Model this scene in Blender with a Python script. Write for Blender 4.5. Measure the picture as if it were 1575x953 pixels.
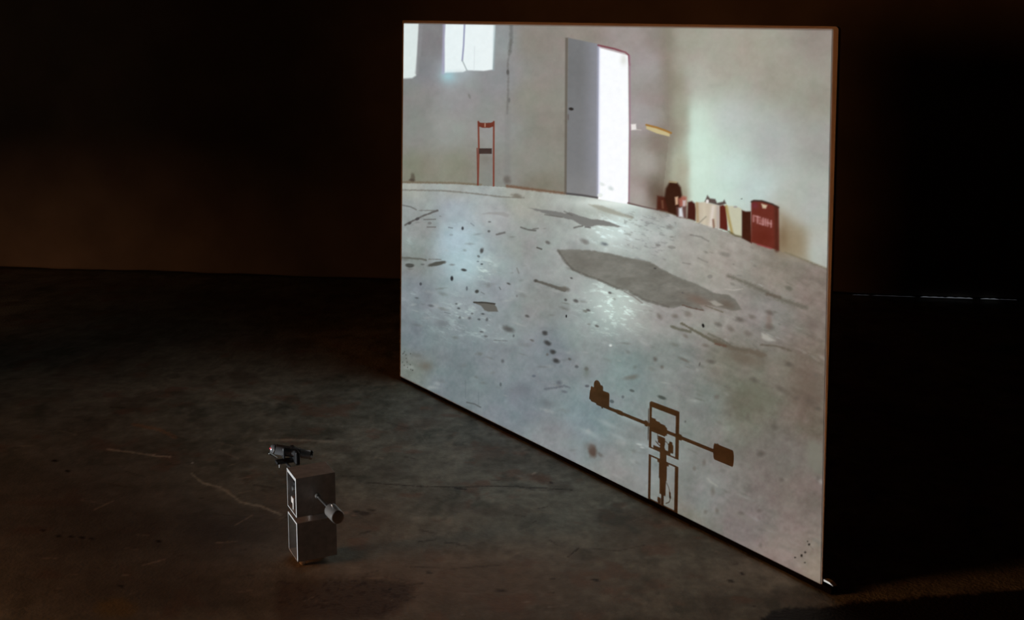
import bpy, bmesh, math
import numpy as np
from mathutils import Vector, Matrix

for o in list(bpy.data.objects):
    bpy.data.objects.remove(o)
scene = bpy.context.scene
COL = scene.collection

# ------------------------------------------------------------------ camera
F_PX, PITCH, ROLL, PP_Y = 1992.9973, 0.0360, 0.0122, 106.5235   # focal length in px of the 1575x953 frame
EYE = np.array([0.0, 0.0, 1.6])
_fwd = np.array([0, math.cos(PITCH), -math.sin(PITCH)])
_up0 = np.array([0, math.sin(PITCH), math.cos(PITCH)])
_r0 = np.array([1.0, 0, 0])
_right = math.cos(ROLL) * _r0 + math.sin(ROLL) * _up0
_up = -math.sin(ROLL) * _r0 + math.cos(ROLL) * _up0
cam_data = bpy.data.cameras.new('camera')
cam_data.sensor_fit = 'HORIZONTAL'
cam_data.sensor_width = 36.0
cam_data.lens = F_PX * 36.0 / 1575.0
cam_data.shift_y = (PP_Y - 476.5) / 1575.0
cam_data.clip_start = 0.05
cam = bpy.data.objects.new('camera', cam_data)
COL.objects.link(cam)
cam.matrix_world = Matrix(((_right[0], _up[0], -_fwd[0], EYE[0]),
                           (_right[1], _up[1], -_fwd[1], EYE[1]),
                           (_right[2], _up[2], -_fwd[2], EYE[2]),
                           (0, 0, 0, 1)))
scene.camera = cam

# ------------------------------------------------------------------ screen plane (shared by light and panel)
SC_RIGHT = np.array([0.8927677, 3.6204799, 0.02])     # lower right corner of the picture
SC_YAW, SC_H, SC_ASP = 0.99263038, 1.5704765, 1.6
SC_W = SC_H * SC_ASP
SC_U = np.array([math.cos(SC_YAW), -math.sin(SC_YAW), 0.0])        # far left end -> near right end
SC_N = np.array([-math.sin(SC_YAW), -math.cos(SC_YAW), 0.0])       # towards the projector
SC_LEFT = SC_RIGHT - SC_U * SC_W
PROJ = np.array([-3.8079, 2.5928, 0.0313])            # projector lens, standing on the floor out of frame

# ------------------------------------------------------------------ world, lights, exposure
world = bpy.data.worlds.new('dark_room')
scene.world = world
world.use_nodes = True
world.node_tree.nodes['Background'].inputs[0].default_value = (0.9, 0.45, 0.3, 1)
world.node_tree.nodes['Background'].inputs[1].default_value = 0.0012
scene.view_settings.view_transform = 'Standard'
scene.view_settings.look = 'None'
scene.view_settings.gamma = 1.0
scene.view_settings.exposure = 0.0
scene.view_settings.use_curve_mapping = False


def projector_light():
    """the video projector's beam: a spot limited to the rectangle of its picture"""
    ld = bpy.data.lights.new('projector_beam', 'SPOT')
    ld.energy = 775.0
    ld.spot_size = math.radians(75)
    ld.spot_blend = 0.0
    ld.shadow_soft_size = 0.004
    ld.use_nodes = True
    nt = ld.node_tree
    nt.nodes.clear()
    out = nt.nodes.new('ShaderNodeOutputLight')
    em = nt.nodes.new('ShaderNodeEmission')
    geo = nt.nodes.new('ShaderNodeNewGeometry')
    nt.links.new(em.outputs[0], out.inputs[0])

    def dot(v):
        n = nt.nodes.new('ShaderNodeVectorMath')
        n.operation = 'DOT_PRODUCT'
        nt.links.new(geo.outputs['Incoming'], n.inputs[0])
        n.inputs[1].default_value = tuple(v)
        return n.outputs['Value']

    def m(op, a, b=None, c=None):
        n = nt.nodes.new('ShaderNodeMath')
        n.operation = op
        for i, x in enumerate((a, b, c)):
            if x is None:
                continue
            if isinstance(x, (int, float)):
                n.inputs[i].default_value = float(x)
            else:
                nt.links.new(x, n.inputs[i])
        return n.outputs[0]
    dist = float((PROJ - SC_LEFT) @ SC_N)
    cn = m('MULTIPLY', dot(SC_N), -1.0)
    u = m('ADD', m('MULTIPLY', m('DIVIDE', dot(SC_U), cn), dist), float((PROJ - SC_LEFT) @ SC_U))
    v = m('ADD', m('MULTIPLY', m('DIVIDE', dot((0, 0, 1)), cn), dist), float(PROJ[2] - SC_LEFT[2]))

    def band(x, lo, hi):
        return m('MULTIPLY', m('GREATER_THAN', x, lo), m('LESS_THAN', x, hi))
    main = m('MULTIPLY', band(u, 0.0, SC_W), band(v, 0.0, SC_H))
    tip_patch = m('MULTIPLY', band(u, SC_W + .006, SC_W + 0.05), band(v, 0.009, 0.017))   # extra patch of beam added to light the ledge tip
    mask = m('MAXIMUM', main, tip_patch)
    # a projector evens out its picture: undo the cos^3 falloff over the flat screen
    flat = m('POWER', m('MAXIMUM', cn, 0.3), -3.0)
    val = m('MULTIPLY', mask, flat)
    nt.links.new(val, em.inputs['Strength'])
    em.inputs['Color'].default_value = (0.865, 1.0, 1.045, 1)
    o = bpy.data.objects.new('projector_beam', ld)
    COL.objects.link(o)
    o.location = tuple(PROJ)
    aim = SC_LEFT + SC_U * SC_W * .5 + np.array([0, 0, SC_H * .45])
    o.rotation_euler = Vector(aim - PROJ).to_track_quat('-Z', 'Y').to_euler()
    return o


beam = projector_light()

# dim warm lamps, unseen, out of frame to the left
def warm_lamp(name, at, aim, size, watts, spread, color=(1.0, 0.38, 0.125)):
    l = bpy.data.lights.new(name, 'AREA')
    l.shape = 'DISK'
    l.size = size
    l.energy = watts
    l.color = color
    l.spread = math.radians(spread)
    o = bpy.data.objects.new(name, l)
    COL.objects.link(o)
    o.location = at
    o.rotation_euler = (Vector(aim) - Vector(at)).to_track_quat('-Z', 'Y').to_euler()
    return o


warm_lamp('warm_room_lamp', (-4.8, 2.1, 1.25), (0.9, 3.9, 0.9), 1.4, 15.0, 80)
warm_lamp('warm_wall_fill', (-4.2, 5.2, 0.30), (-2.7, 8.1, -1.7), 0.3, 2.5, 84, (1.0, 0.46, 0.20))  # unseen fill, added to give the back wall its warm glow


# ------------------------------------------------------------------ helpers
def project(P):
    d = P - EYE
    z = d @ _fwd
    return 787.5 + F_PX * (d @ _right) / z, PP_Y - F_PX * (d @ _up) / z


def ray(px, py):
    return _fwd + (px - 787.5) / F_PX * _right - (py - PP_Y) / F_PX * _up


def on_floor(px, py, z=0.0):
    d = ray(px, py)
    return EYE + d * ((z - EYE[2]) / d[2])


def on_screen(px, py):
    d = ray(px, py)
    return EYE + d * (((SC_RIGHT - EYE) @ SC_N) / (d @ SC_N))


def tag(o, label=None, cat=None, kind=None, group=None):
    if label: o['label'] = label
    if cat: o['category'] = cat
    if kind: o['kind'] = kind
    if group: o['group'] = group
    return o


def link(name, me, mat, parent=None):
    o = bpy.data.objects.new(name, me)
    COL.objects.link(o)
    if mat is not None and not me.materials:
        me.materials.append(mat)
    if parent is not None:
        o.parent = parent
    return o


def from_bm(name, bm, mat, parent=None, smooth=False):
    me = bpy.data.meshes.new(name)
    bmesh.ops.recalc_face_normals(bm, faces=bm.faces[:])
    bm.to_mesh(me)
    bm.free()
    if smooth:
        for p in me.polygons:
            p.use_smooth = True
        try:
            me.set_sharp_from_angle(angle=math.radians(38))
        except Exception:
            pass
    return link(name, me, mat, parent)


def add_box(bm, c, s, bevel=0.0, rot=None):
    r = bmesh.ops.create_cube(bm, size=1.0)
    vs = r['verts']
    bmesh.ops.scale(bm, vec=s, verts=vs)
    if bevel > 0:
        es = list({e for v in vs for e in v.link_edges})
        rb = bmesh.ops.bevel(bm, geom=es, offset=bevel, segments=2, affect='EDGES', profile=0.5)
        vs = list({v for f in rb['faces'] for v in f.verts} | {v for v in vs if v.is_valid})
    if rot is not None:
        bmesh.ops.rotate(bm, cent=(0, 0, 0), matrix=rot, verts=vs)
    bmesh.ops.translate(bm, vec=c, verts=vs)


def add_lathe(bm, a, b, prof, seg=24):
    """rings (t along a->b in metres, radius), capped at both ends"""
    a = Vector(a); b = Vector(b)
    ax = (b - a).normalized()
    q = ax.to_track_quat('Z', 'Y').to_matrix()
    rings = []
    for t, r in prof:
        rings.append([bm.verts.new(a + ax * t + q @ Vector((r * math.cos(2 * math.pi * k / seg), r * math.sin(2 * math.pi * k / seg), 0))) for k in range(seg)])
    for i in range(len(rings) - 1):
        for k in range(seg):
            bm.faces.new((rings[i][k], rings[i][(k + 1) % seg], rings[i + 1][(k + 1) % seg], rings[i + 1][k]))
    bm.faces.new(rings[0][::-1])
    bm.faces.new(rings[-1])


def rod(name, a, b, r, mat, parent, bev=0.0008, seg=20):
    bm = bmesh.new()
    ln = (Vector(b) - Vector(a)).length
    add_lathe(bm, a, b, [(0, r - bev), (bev, r), (ln - bev, r), (ln, r - bev)], seg)
    return from_bm(name, bm, mat, parent, True)


def tube(name, pts, r, mat, parent, seg=8, sub=6):
    """a wire: Catmull-Rom through pts"""
    P = [Vector(p) for p in pts]
    P = [P[0] * 2 - P[1]] + P + [P[-1] * 2 - P[-2]]
    path = []
    for i in range(1, len(P) - 2):
        for k in range(sub):
            t = k / sub
            a, b, c, d = P[i - 1], P[i], P[i + 1], P[i + 2]
            path.append(0.5 * ((2 * b) + (c - a) * t + (2 * a - 5 * b + 4 * c - d) * t * t + (-a + 3 * b - 3 * c + d) * t ** 3))
    path.append(P[-2])
    bm = bmesh.new()
    rings = []
    for i, p in enumerate(path):
        tg = (path[min(i + 1, len(path) - 1)] - path[max(i - 1, 0)]).normalized()
        q = tg.to_track_quat('Z', 'Y').to_matrix()
        rings.append([bm.verts.new(p + q @ Vector((r * math.cos(2 * math.pi * k / seg), r * math.sin(2 * math.pi * k / seg), 0))) for k in range(seg)])
    for i in range(len(rings) - 1):
        for k in range(seg):
            bm.faces.new((rings[i][k], rings[i][(k + 1) % seg], rings[i + 1][(k + 1) % seg], rings[i + 1][k]))
    bm.faces.new(rings[0][::-1]); bm.faces.new(rings[-1])
    return from_bm(name, bm, mat, parent, True)


def material(name, color, rough=0.5, metal=0.0, noise=None, bump=0.0, spec=0.5, emit=None):
    """principled material with a noise-mottled colour"""
    m = bpy.data.materials.new(name)
    m.use_nodes = True
    nt = m.node_tree
    b = nt.nodes['Principled BSDF']
    b.inputs['Roughness'].default_value = rough
    b.inputs['Metallic'].default_value = metal
    b.inputs['Specular IOR Level'].default_value = spec
    b.inputs['Base Color'].default_value = (*color, 1)
    if noise:
        sc, amt = noise
        tc = nt.nodes.new('ShaderNodeTexCoord')
        n = nt.nodes.new('ShaderNodeTexNoise')
        n.inputs['Scale'].default_value = sc
        n.inputs['Detail'].default_value = 5
        nt.links.new(tc.outputs['Object'], n.inputs['Vector'])
        r = nt.nodes.new('ShaderNodeValToRGB')
        r.color_ramp.elements[0].position = .3
        r.color_ramp.elements[1].position = .7
        r.color_ramp.elements[0].color = (*[c * (1 - amt) for c in color], 1)
        r.color_ramp.elements[1].color = (*[min(1, c * (1 + amt)) for c in color], 1)
        nt.links.new(n.outputs['Fac'], r.inputs['Fac'])
        nt.links.new(r.outputs['Color'], b.inputs['Base Color'])
        if bump:
            bp = nt.nodes.new('ShaderNodeBump')
            bp.inputs['Strength'].default_value = bump
            bp.inputs['Distance'].default_value = .01
            nt.links.new(n.outputs['Fac'], bp.inputs['Height'])
            nt.links.new(bp.outputs['Normal'], b.inputs['Normal'])
    if emit:
        b.inputs['Emission Color'].default_value = (*emit[0], 1)
        b.inputs['Emission Strength'].default_value = emit[1]
    return m


# ------------------------------------------------------------------ numpy painting kit (coordinates: photo pixels)
RNG = np.random.RandomState(7)
_LAT = RNG.rand(256, 256)


def vnoise(x, y):
    xi = np.floor(x).astype(int); yi = np.floor(y).astype(int)
    fx = x - xi; fy = y - yi
    fx = fx * fx * (3 - 2 * fx); fy = fy * fy * (3 - 2 * fy)
    g = lambda i, j: _LAT[i & 255, j & 255]
    return (g(xi, yi) * (1 - fx) + g(xi + 1, yi) * fx) * (1 - fy) + (g(xi, yi + 1) * (1 - fx) + g(xi + 1, yi + 1) * fx) * fy


def fbm(x, y, o=4):
    s = 0; a = .5; t = 0
    for k in range(o):
        s = s + a * vnoise(x * 2 ** k + 17.3 * k, y * 2 ** k + 9.1 * k); t += a; a *= .55
    return s / t * 2 - 1          # about -1..1


def sstep(a, b, x):
    t = np.clip((x - a) / (b - a), 0, 1)
    return t * t * (3 - 2 * t)


class Paint:
    """flat colour field over photo-pixel positions; colours in 0-255 display values"""
    def __init__(s, px, py):
        s.x, s.y = px, py
        s.c = np.zeros((len(px), 3))
        s.k = 1.0        # depth of dark marks
        s.sf = 1.0       # softness of outlines

    def base(s, pts, power=3.0, mask=None):
        P = np.array(pts, float)
        idx = np.arange(len(s.x)) if mask is None else np.nonzero(mask)[0]
        x, y = s.x[idx], s.y[idx]
        w = np.zeros(len(idx)); acc = np.zeros((len(idx), 3))
        for q in P:
            d = 1.0 / ((x - q[0]) ** 2 + (y - q[1]) ** 2 + 150.0) ** (power / 2)
            w += d; acc += d[:, None] * q[2:5]
        s.c[idx] = acc / w[:, None]

    def mix(s, idx, a, col):
        col = np.asarray(col, float)
        if s.k != 1.0 and col.mean() < 140:
            col = col * s.k
        a = np.clip(a, 0, 1)[:, None]
        s.c[idx] = s.c[idx] * (1 - a) + col * a

    def win(s, x0, y0, x1, y1):
        return np.nonzero((s.x > x0) & (s.x < x1) & (s.y > y0) & (s.y < y1))[0]

    def ell(s, cx, cy, rx, ry, col, a=1.0, ang=0.0, soft=0.35, rough=0.0):
        R = max(rx, ry) * (1.3 + soft) + 3
        i = s.win(cx - R, cy - R, cx + R, cy + R)
        if not len(i): return
        t = math.radians(ang)
        dx, dy = s.x[i] - cx, s.y[i] - cy
        u = (dx * math.cos(t) + dy * math.sin(t)) / rx
        v = (-dx * math.sin(t) + dy * math.cos(t)) / ry
        d = np.hypot(u, v)
        if rough:
            d = d + rough * fbm(s.x[i] / 5.0, s.y[i] / 5.0, 3)
        s.mix(i, a * (1 - sstep(1 - soft, 1 + soft, d)), col)

    def glow(s, cx, cy, rx, ry, col, a=1.0, ang=0.0):
        R = max(rx, ry) * 3
        i = s.win(cx - R, cy - R, cx + R, cy + R)
        if not len(i): return
        t = math.radians(ang)
        dx, dy = s.x[i] - cx, s.y[i] - cy
        u = (dx * math.cos(t) + dy * math.sin(t)) / rx
        v = (-dx * math.sin(t) + dy * math.cos(t)) / ry
        s.mix(i, a * np.exp(-(u * u + v * v)), col)

    def line(s, pts, w, col, a=1.0, soft=0.8, w1=None, rough=0.0):
        soft = soft * s.sf
        P = np.array(pts, float)
        w1 = w if w1 is None else w1
        pad = max(w, w1) + soft + 4
        i = s.win(P[:, 0].min() - pad, P[:, 1].min() - pad, P[:, 0].max() + pad, P[:, 1].max() + pad)
        if not len(i): return
        x, y = s.x[i], s.y[i]
        best = np.full(len(i), 1e9)
        n = len(P) - 1
        for k in range(n):
            ax, ay = P[k]; bx, by = P[k + 1]
            dx, dy = bx - ax, by - ay
            t = np.clip(((x - ax) * dx + (y - ay) * dy) / (dx * dx + dy * dy + 1e-9), 0, 1)
            d = np.hypot(x - ax - t * dx, y - ay - t * dy) - (w + (w1 - w) * (k + t) / n) * .5
            best = np.minimum(best, d)
        if rough:
            best = best + rough * fbm(x / 3.0, y / 3.0, 3)
        s.mix(i, a * (1 - sstep(-soft * .5, soft * .5, best)), col)

    def sd_poly(s, i, pts):
        P = np.array(pts, float)
        x, y = s.x[i], s.y[i]
        d = np.full(len(i), 1e18); ins = np.zeros(len(i), bool)
        for k in range(len(P)):
            ax, ay = P[k]; bx, by = P[(k + 1) % len(P)]
            dx, dy = bx - ax, by - ay
            t = np.clip(((x - ax) * dx + (y - ay) * dy) / (dx * dx + dy * dy + 1e-12), 0, 1)
            d = np.minimum(d, (x - ax - t * dx) ** 2 + (y - ay - t * dy) ** 2)
            c = ((ay > y) != (by > y)) & (x < dx * (y - ay) / (dy + 1e-12) + ax)
            ins ^= c
        d = np.sqrt(d)
        return np.where(ins, -d, d)

    def poly(s, pts, col, a=1.0, soft=1.5, rough=0.0, rs=6.0):
        soft = soft * s.sf
        P = np.array(pts, float)
        pad = soft + 4 + rough * 2
        i = s.win(P[:, 0].min() - pad, P[:, 1].min() - pad, P[:, 0].max() + pad, P[:, 1].max() + pad)
        if not len(i): return
        d = s.sd_poly(i, pts)
        if rough:
            d = d + rough * fbm(s.x[i] / rs, s.y[i] / rs, 3)
        s.mix(i, a * (1 - sstep(-soft * .5, soft * .5, d)), col)

    def dots(s, n, box, size, col, a, seed, ang=25, stretch=2.0):
        r = np.random.RandomState(seed)
        for k in range(n):
            cx = r.uniform(box[0], box[2]); cy = r.uniform(box[1], box[3])
            sz = size * r.uniform(.5, 1.3)
            s.ell(cx, cy, sz * stretch, sz, col, a * r.uniform(.4, 1.0), ang + r.uniform(-18, 18), .8, .3)

    def linear(s):
        c = np.clip(s.c / 255.0, 0, 1)
        return np.where(c <= 0.04045, c / 12.92, ((c + 0.055) / 1.055) ** 2.4)


def grid_mesh(name, P, nu, nv, colors=None, attr='picture'):
    me = bpy.data.meshes.new(name)
    n = nu * nv
    me.vertices.add(n)
    me.vertices.foreach_set('co', P.astype(np.float32).ravel())
    i = np.arange(n).reshape(nv, nu)
    q = np.stack([i[:-1, :-1], i[:-1, 1:], i[1:, 1:], i[1:, :-1]], -1).reshape(-1, 4)
    me.loops.add(q.size)
    me.loops.foreach_set('vertex_index', q.ravel().astype(np.int32))
    me.polygons.add(len(q))
    me.polygons.foreach_set('loop_start', np.arange(0, q.size, 4, dtype=np.int32))
    me.update(calc_edges=True)
    if colors is not None:
        at = me.color_attributes.new(attr, 'FLOAT_COLOR', 'POINT')
        at.data.foreach_set('color', np.concatenate([colors, np.ones((n, 1))], 1).astype(np.float32).ravel())
    return me


# ================================================================== THE ROOM
def attr_material(name, attr, rough, spec, noise_scale, noise_amt, bump=0.0, bump_scale=60.0, rough_var=0.0):
    """colour attribute mottled by procedural noise"""
    m = bpy.data.materials.new(name)
    m.use_nodes = True
    nt = m.node_tree
    b = nt.nodes['Principled BSDF']
    b.inputs['Roughness'].default_value = rough
    b.inputs['Specular IOR Level'].default_value = spec
    a = nt.nodes.new('ShaderNodeVertexColor')
    a.layer_name = attr
    tc = nt.nodes.new('ShaderNodeTexCoord')
    n = nt.nodes.new('ShaderNodeTexNoise')
    n.inputs['Scale'].default_value = noise_scale
    n.inputs['Detail'].default_value = 6
    n.inputs['Roughness'].default_value = .65
    nt.links.new(tc.outputs['Object'], n.inputs['Vector'])
    mr = nt.nodes.new('ShaderNodeMapRange')
    mr.inputs['From Min'].default_value = .25
    mr.inputs['From Max'].default_value = .75
    mr.inputs['To Min'].default_value = 1 - noise_amt
    mr.inputs['To Max'].default_value = 1 + noise_amt
    nt.links.new(n.outputs['Fac'], mr.inputs['Value'])
    mul = nt.nodes.new('ShaderNodeVectorMath')
    mul.operation = 'SCALE'
    nt.links.new(a.outputs['Color'], mul.inputs[0])
    nt.links.new(mr.outputs[0], mul.inputs['Scale'])
    nt.links.new(mul.outputs[0], b.inputs['Base Color'])
    if bump:
        n2 = nt.nodes.new('ShaderNodeTexNoise')
        n2.inputs['Scale'].default_value = bump_scale
        n2.inputs['Detail'].default_value = 8
        nt.links.new(tc.outputs['Object'], n2.inputs['Vector'])
        bp = nt.nodes.new('ShaderNodeBump')
        bp.inputs['Strength'].default_value = bump
        bp.inputs['Distance'].default_value = .01
        nt.links.new(n2.outputs['Fac'], bp.inputs['Height'])
        nt.links.new(bp.outputs['Normal'], b.inputs['Normal'])
    if rough_var:
        mr2 = nt.nodes.new('ShaderNodeMapRange')
        mr2.inputs['To Min'].default_value = rough - rough_var
        mr2.inputs['To Max'].default_value = rough + rough_var
        nt.links.new(n.outputs['Fac'], mr2.inputs['Value'])
        nt.links.new(mr2.outputs[0], b.inputs['Roughness'])
    return m


WALL_Y = lambda x: 7.8535 - 0.0950 * x       # foot of the back wall on the floor


def build_floor():
    xs = np.unique(np.concatenate([np.arange(-7, -4.2, .1), np.arange(-4.2, -1.75, .02), np.arange(-1.75, 1.25, .0045), np.arange(1.25, 2.6, .02), np.arange(2.6, 7.05, .1)]))
    ys = np.unique(np.concatenate([np.arange(-3, 2.0, .1), np.arange(2.0, 3.3, .025), np.arange(3.3, 5.9, .010), np.arange(5.9, 8.75, .04)]))
    X, Y = np.meshgrid(xs, ys)
    x, y = X.ravel(), Y.ravel()
    P = np.stack([x, y, np.zeros_like(x)], 1)
    front = y > 2.2
    px = np.full(len(x), -9999.0); py = np.full(len(x), -9999.0)
    a, b = project(P[front]); px[front] = a; py[front] = b
    # uneven concrete: shallow relief where the mesh is fine
    P[:, 2] = -0.004 * np.clip(fbm(x * 3, y * 3, 3), 0, 1)
    p = Paint(px, py)
    n1 = fbm(x * 1.3 + 3, y * 1.3, 5); n2 = fbm(x * 4 + 11, y * 4 + 7, 5); n3 = fbm(x * 16, y * 16 + 5, 4)
    n4 = fbm(x * 2.2 + 40, y * 2.2 + 13, 4); n5 = fbm(x * 60, y * 30, 3)
    base = np.array([146., 149., 138.])
    p.c[:] = base + n1[:, None] * np.array([20, 20, 19]) + n2[:, None] * np.array([34, 34, 33]) + n3[:, None] * 30 + n5[:, None] * 18
    # rusty and earthy cloudings
    al = np.arange(len(x))
    p.mix(al, .55 * sstep(.15, .6, n4), (124, 106, 92))
    p.mix(al, .5 * sstep(.2, .6, fbm(x * 5 + 70, y * 5 + 31, 4)), (98, 92, 84))
    p.mix(al, .5 * sstep(.22, .55, fbm(x * 9 + 20, y * 9 + 61, 4)), (146, 110, 94))
    p.mix(al, .45 * sstep(.25, .55, fbm(x * 12 + 90, y * 8 + 21, 4)), (84, 92, 84))
    p.mix(al, .35 * sstep(.3, .6, fbm(x * 22 + 5, y * 9 + 45, 4)), (176, 172, 158))
    # foreground browned by stains and by painted warm lamplight; wet patch; darker left
    p.glow(680, 895, 320, 75, (156, 132, 114), .65)
    p.glow(340, 815, 110, 40, (70, 70, 72), .75)
    p.glow(130, 800, 230, 130, (72, 66, 62), .75)
    p.glow(230, 915, 230, 50, (74, 68, 62), .65)
    p.poly([(430, 893), (500, 888), (580, 888), (622, 892), (642, 902), (628, 925), (590, 953), (430, 960), (420, 930)], (92, 74, 60), .75, 22, 6)
    i = p.win(400, 870, 660, 960)
    p.mix(i, .6 * sstep(.1, .5, fbm(x[i] * 70, y[i] * 60, 3)) * (1 - sstep(.7, 1.1, np.hypot((p.x[i] - 540) / 105, (p.y[i] - 917) / 32))), (58, 44, 36))
    p.line([(560, 888), (610, 891), (635, 899), (642, 908)], 1.5, (180, 160, 140), .5, 2, rough=.8)
    p.ell(178, 935, 30, 15, (120, 102, 66), .7, 0, .4, .3)
    for q in ((66, 815), (90, 824), (110, 825), (126, 826), (141, 828), (244, 832), (186, 901), (104, 724), (84, 708)):
        p.ell(q[0], q[1], 4.2, 1.7, (20, 18, 18), .9, 8, .5, .3)
    # pale scrapes
    p.line([(165, 690), (205, 695), (245, 701)], 2.4, (200, 190, 172), .75, 2, rough=1.2)
    p.line([(235, 699), (262, 702)], 2.8, (220, 212, 196), .85, 2, rough=1.2)
    p.line([(205, 652), (245, 660), (270, 672)], 5, (176, 136, 106), .7, 3, rough=1.8)
    p.line([(295, 728), (312, 742), (338, 748), (356, 760), (370, 772), (400, 778), (432, 790)], 2.6, (204, 200, 184), .75, 2.4, rough=1.6)
    p.line([(330, 747), (352, 755)], 5, (180, 174, 160), .45, 4, rough=1.8)
    p.line([(400, 676), (450, 676), (515, 679)], 3, (190, 186, 172), .75, 3, rough=1.2)
    p.line([(480, 650), (505, 652)], 1.6, (178, 172, 160), .5, 2, rough=1)
    p.line([(368, 735), (385, 733)], 1.6, (180, 172, 160), .5, 2, rough=1)
    p.line([(620, 640), (648, 668), (668, 700)], 1.6, (168, 166, 156), .4, 2, rough=1)
    p.line([(620, 690), (640, 680), (655, 690)], 1.6, (176, 172, 160), .4, 2, rough=1)
    p.ell(296, 711, 1.4, 1.1, (235, 235, 230), 1, 0, .4)
    p.ell(821, 728, 3.4, 1.4, (226, 218, 206), .9, -18, .5, .3)
    p.ell(832, 736, 16, 7, (118, 84, 66), .7, 8, .6, .35)
    p.ell(848, 742, 3.2, 1.2, (40, 32, 28), .9, 12, .5)
    for q in ((532, 788, 6, 2.2, 200), (548, 786, 5, 1.8, 44), (560, 789, 9, 2.6, 62), (572, 784, 6, 1.6, 60), (545, 792, 5, 1.3, 190)):
        p.ell(q[0], q[1], q[2], q[3], (q[4], q[4] * .86, q[4] * .78), .7, 5, .6, .4)
    # hairline cracks
    p.line([(560, 741), (640, 747), (705, 749), (760, 747), (830, 750), (880, 753)], 1.2, (52, 46, 42), .75, 1.6, rough=.8)
    p.line([(700, 750), (716, 752)], 2.5, (38, 34, 32), .8, 1.6, rough=.6)
    p.line([(905, 842), (950, 846), (990, 838)], 1.0, (62, 52, 46), .5, 1.8, rough=.7)
    p.line([(885, 848), (890, 842), (874, 855)], 1.6, (56, 44, 38), .7, 1.6, rough=.7)
    p.line([(330, 790), (440, 800)], 1.2, (60, 56, 52), .4, 2, rough=.7)
    p.line([(610, 870), (700, 874), (770, 868)], 1.2, (70, 60, 54), .45, 2, rough=.8)
    p.ell(915, 891, 7, 1.6, (40, 32, 28), .8, 8, .6, .4); p.ell(1124, 892, 5, 1.4, (30, 26, 24), .8, 8, .6, .4)
    p.ell(1142, 881, 3.5, 1.2, (30, 26, 24), .8, 8, .6, .4); p.ell(1172, 866, 4, 1.6, (200, 190, 170), .7, -5, .6, .4)
    p.ell(710, 943, 3.6, 1.2, (220, 206, 190), .7, 8, .5); p.ell(770, 907, 8, 2.2, (64, 50, 42), .7, 4, .6, .4)
    p.ell(660, 880, 6, 1.4, (54, 44, 38), .7, 4, .6, .4); p.ell(600, 905, 2.4, 1.1, (30, 26, 24), .9)
    # rough dark patch at the lower right
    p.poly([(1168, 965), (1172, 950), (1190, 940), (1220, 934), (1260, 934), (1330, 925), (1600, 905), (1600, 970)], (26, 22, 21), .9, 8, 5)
    # short scrapes scattered about the worn floor
    r = np.random.RandomState(3)
    for k in range(150):
        cx = r.uniform(20, 1200); cy = r.uniform(600, 945)
        ln = r.uniform(6, 34); an = r.normal(0, .22)
        dk = r.rand() < .5
        p.line([(cx, cy), (cx + ln * math.cos(an), cy + ln * math.sin(an))], r.uniform(.7, 1.8),
               (56, 48, 44) if dk else (186, 174, 158), r.uniform(.3, .7), 2.0, rough=.9)
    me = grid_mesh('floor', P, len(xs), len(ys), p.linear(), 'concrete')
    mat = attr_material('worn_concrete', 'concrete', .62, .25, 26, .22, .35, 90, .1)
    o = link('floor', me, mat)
    o['kind'] = 'structure'
    return o


FLOOR = build_floor()


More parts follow.
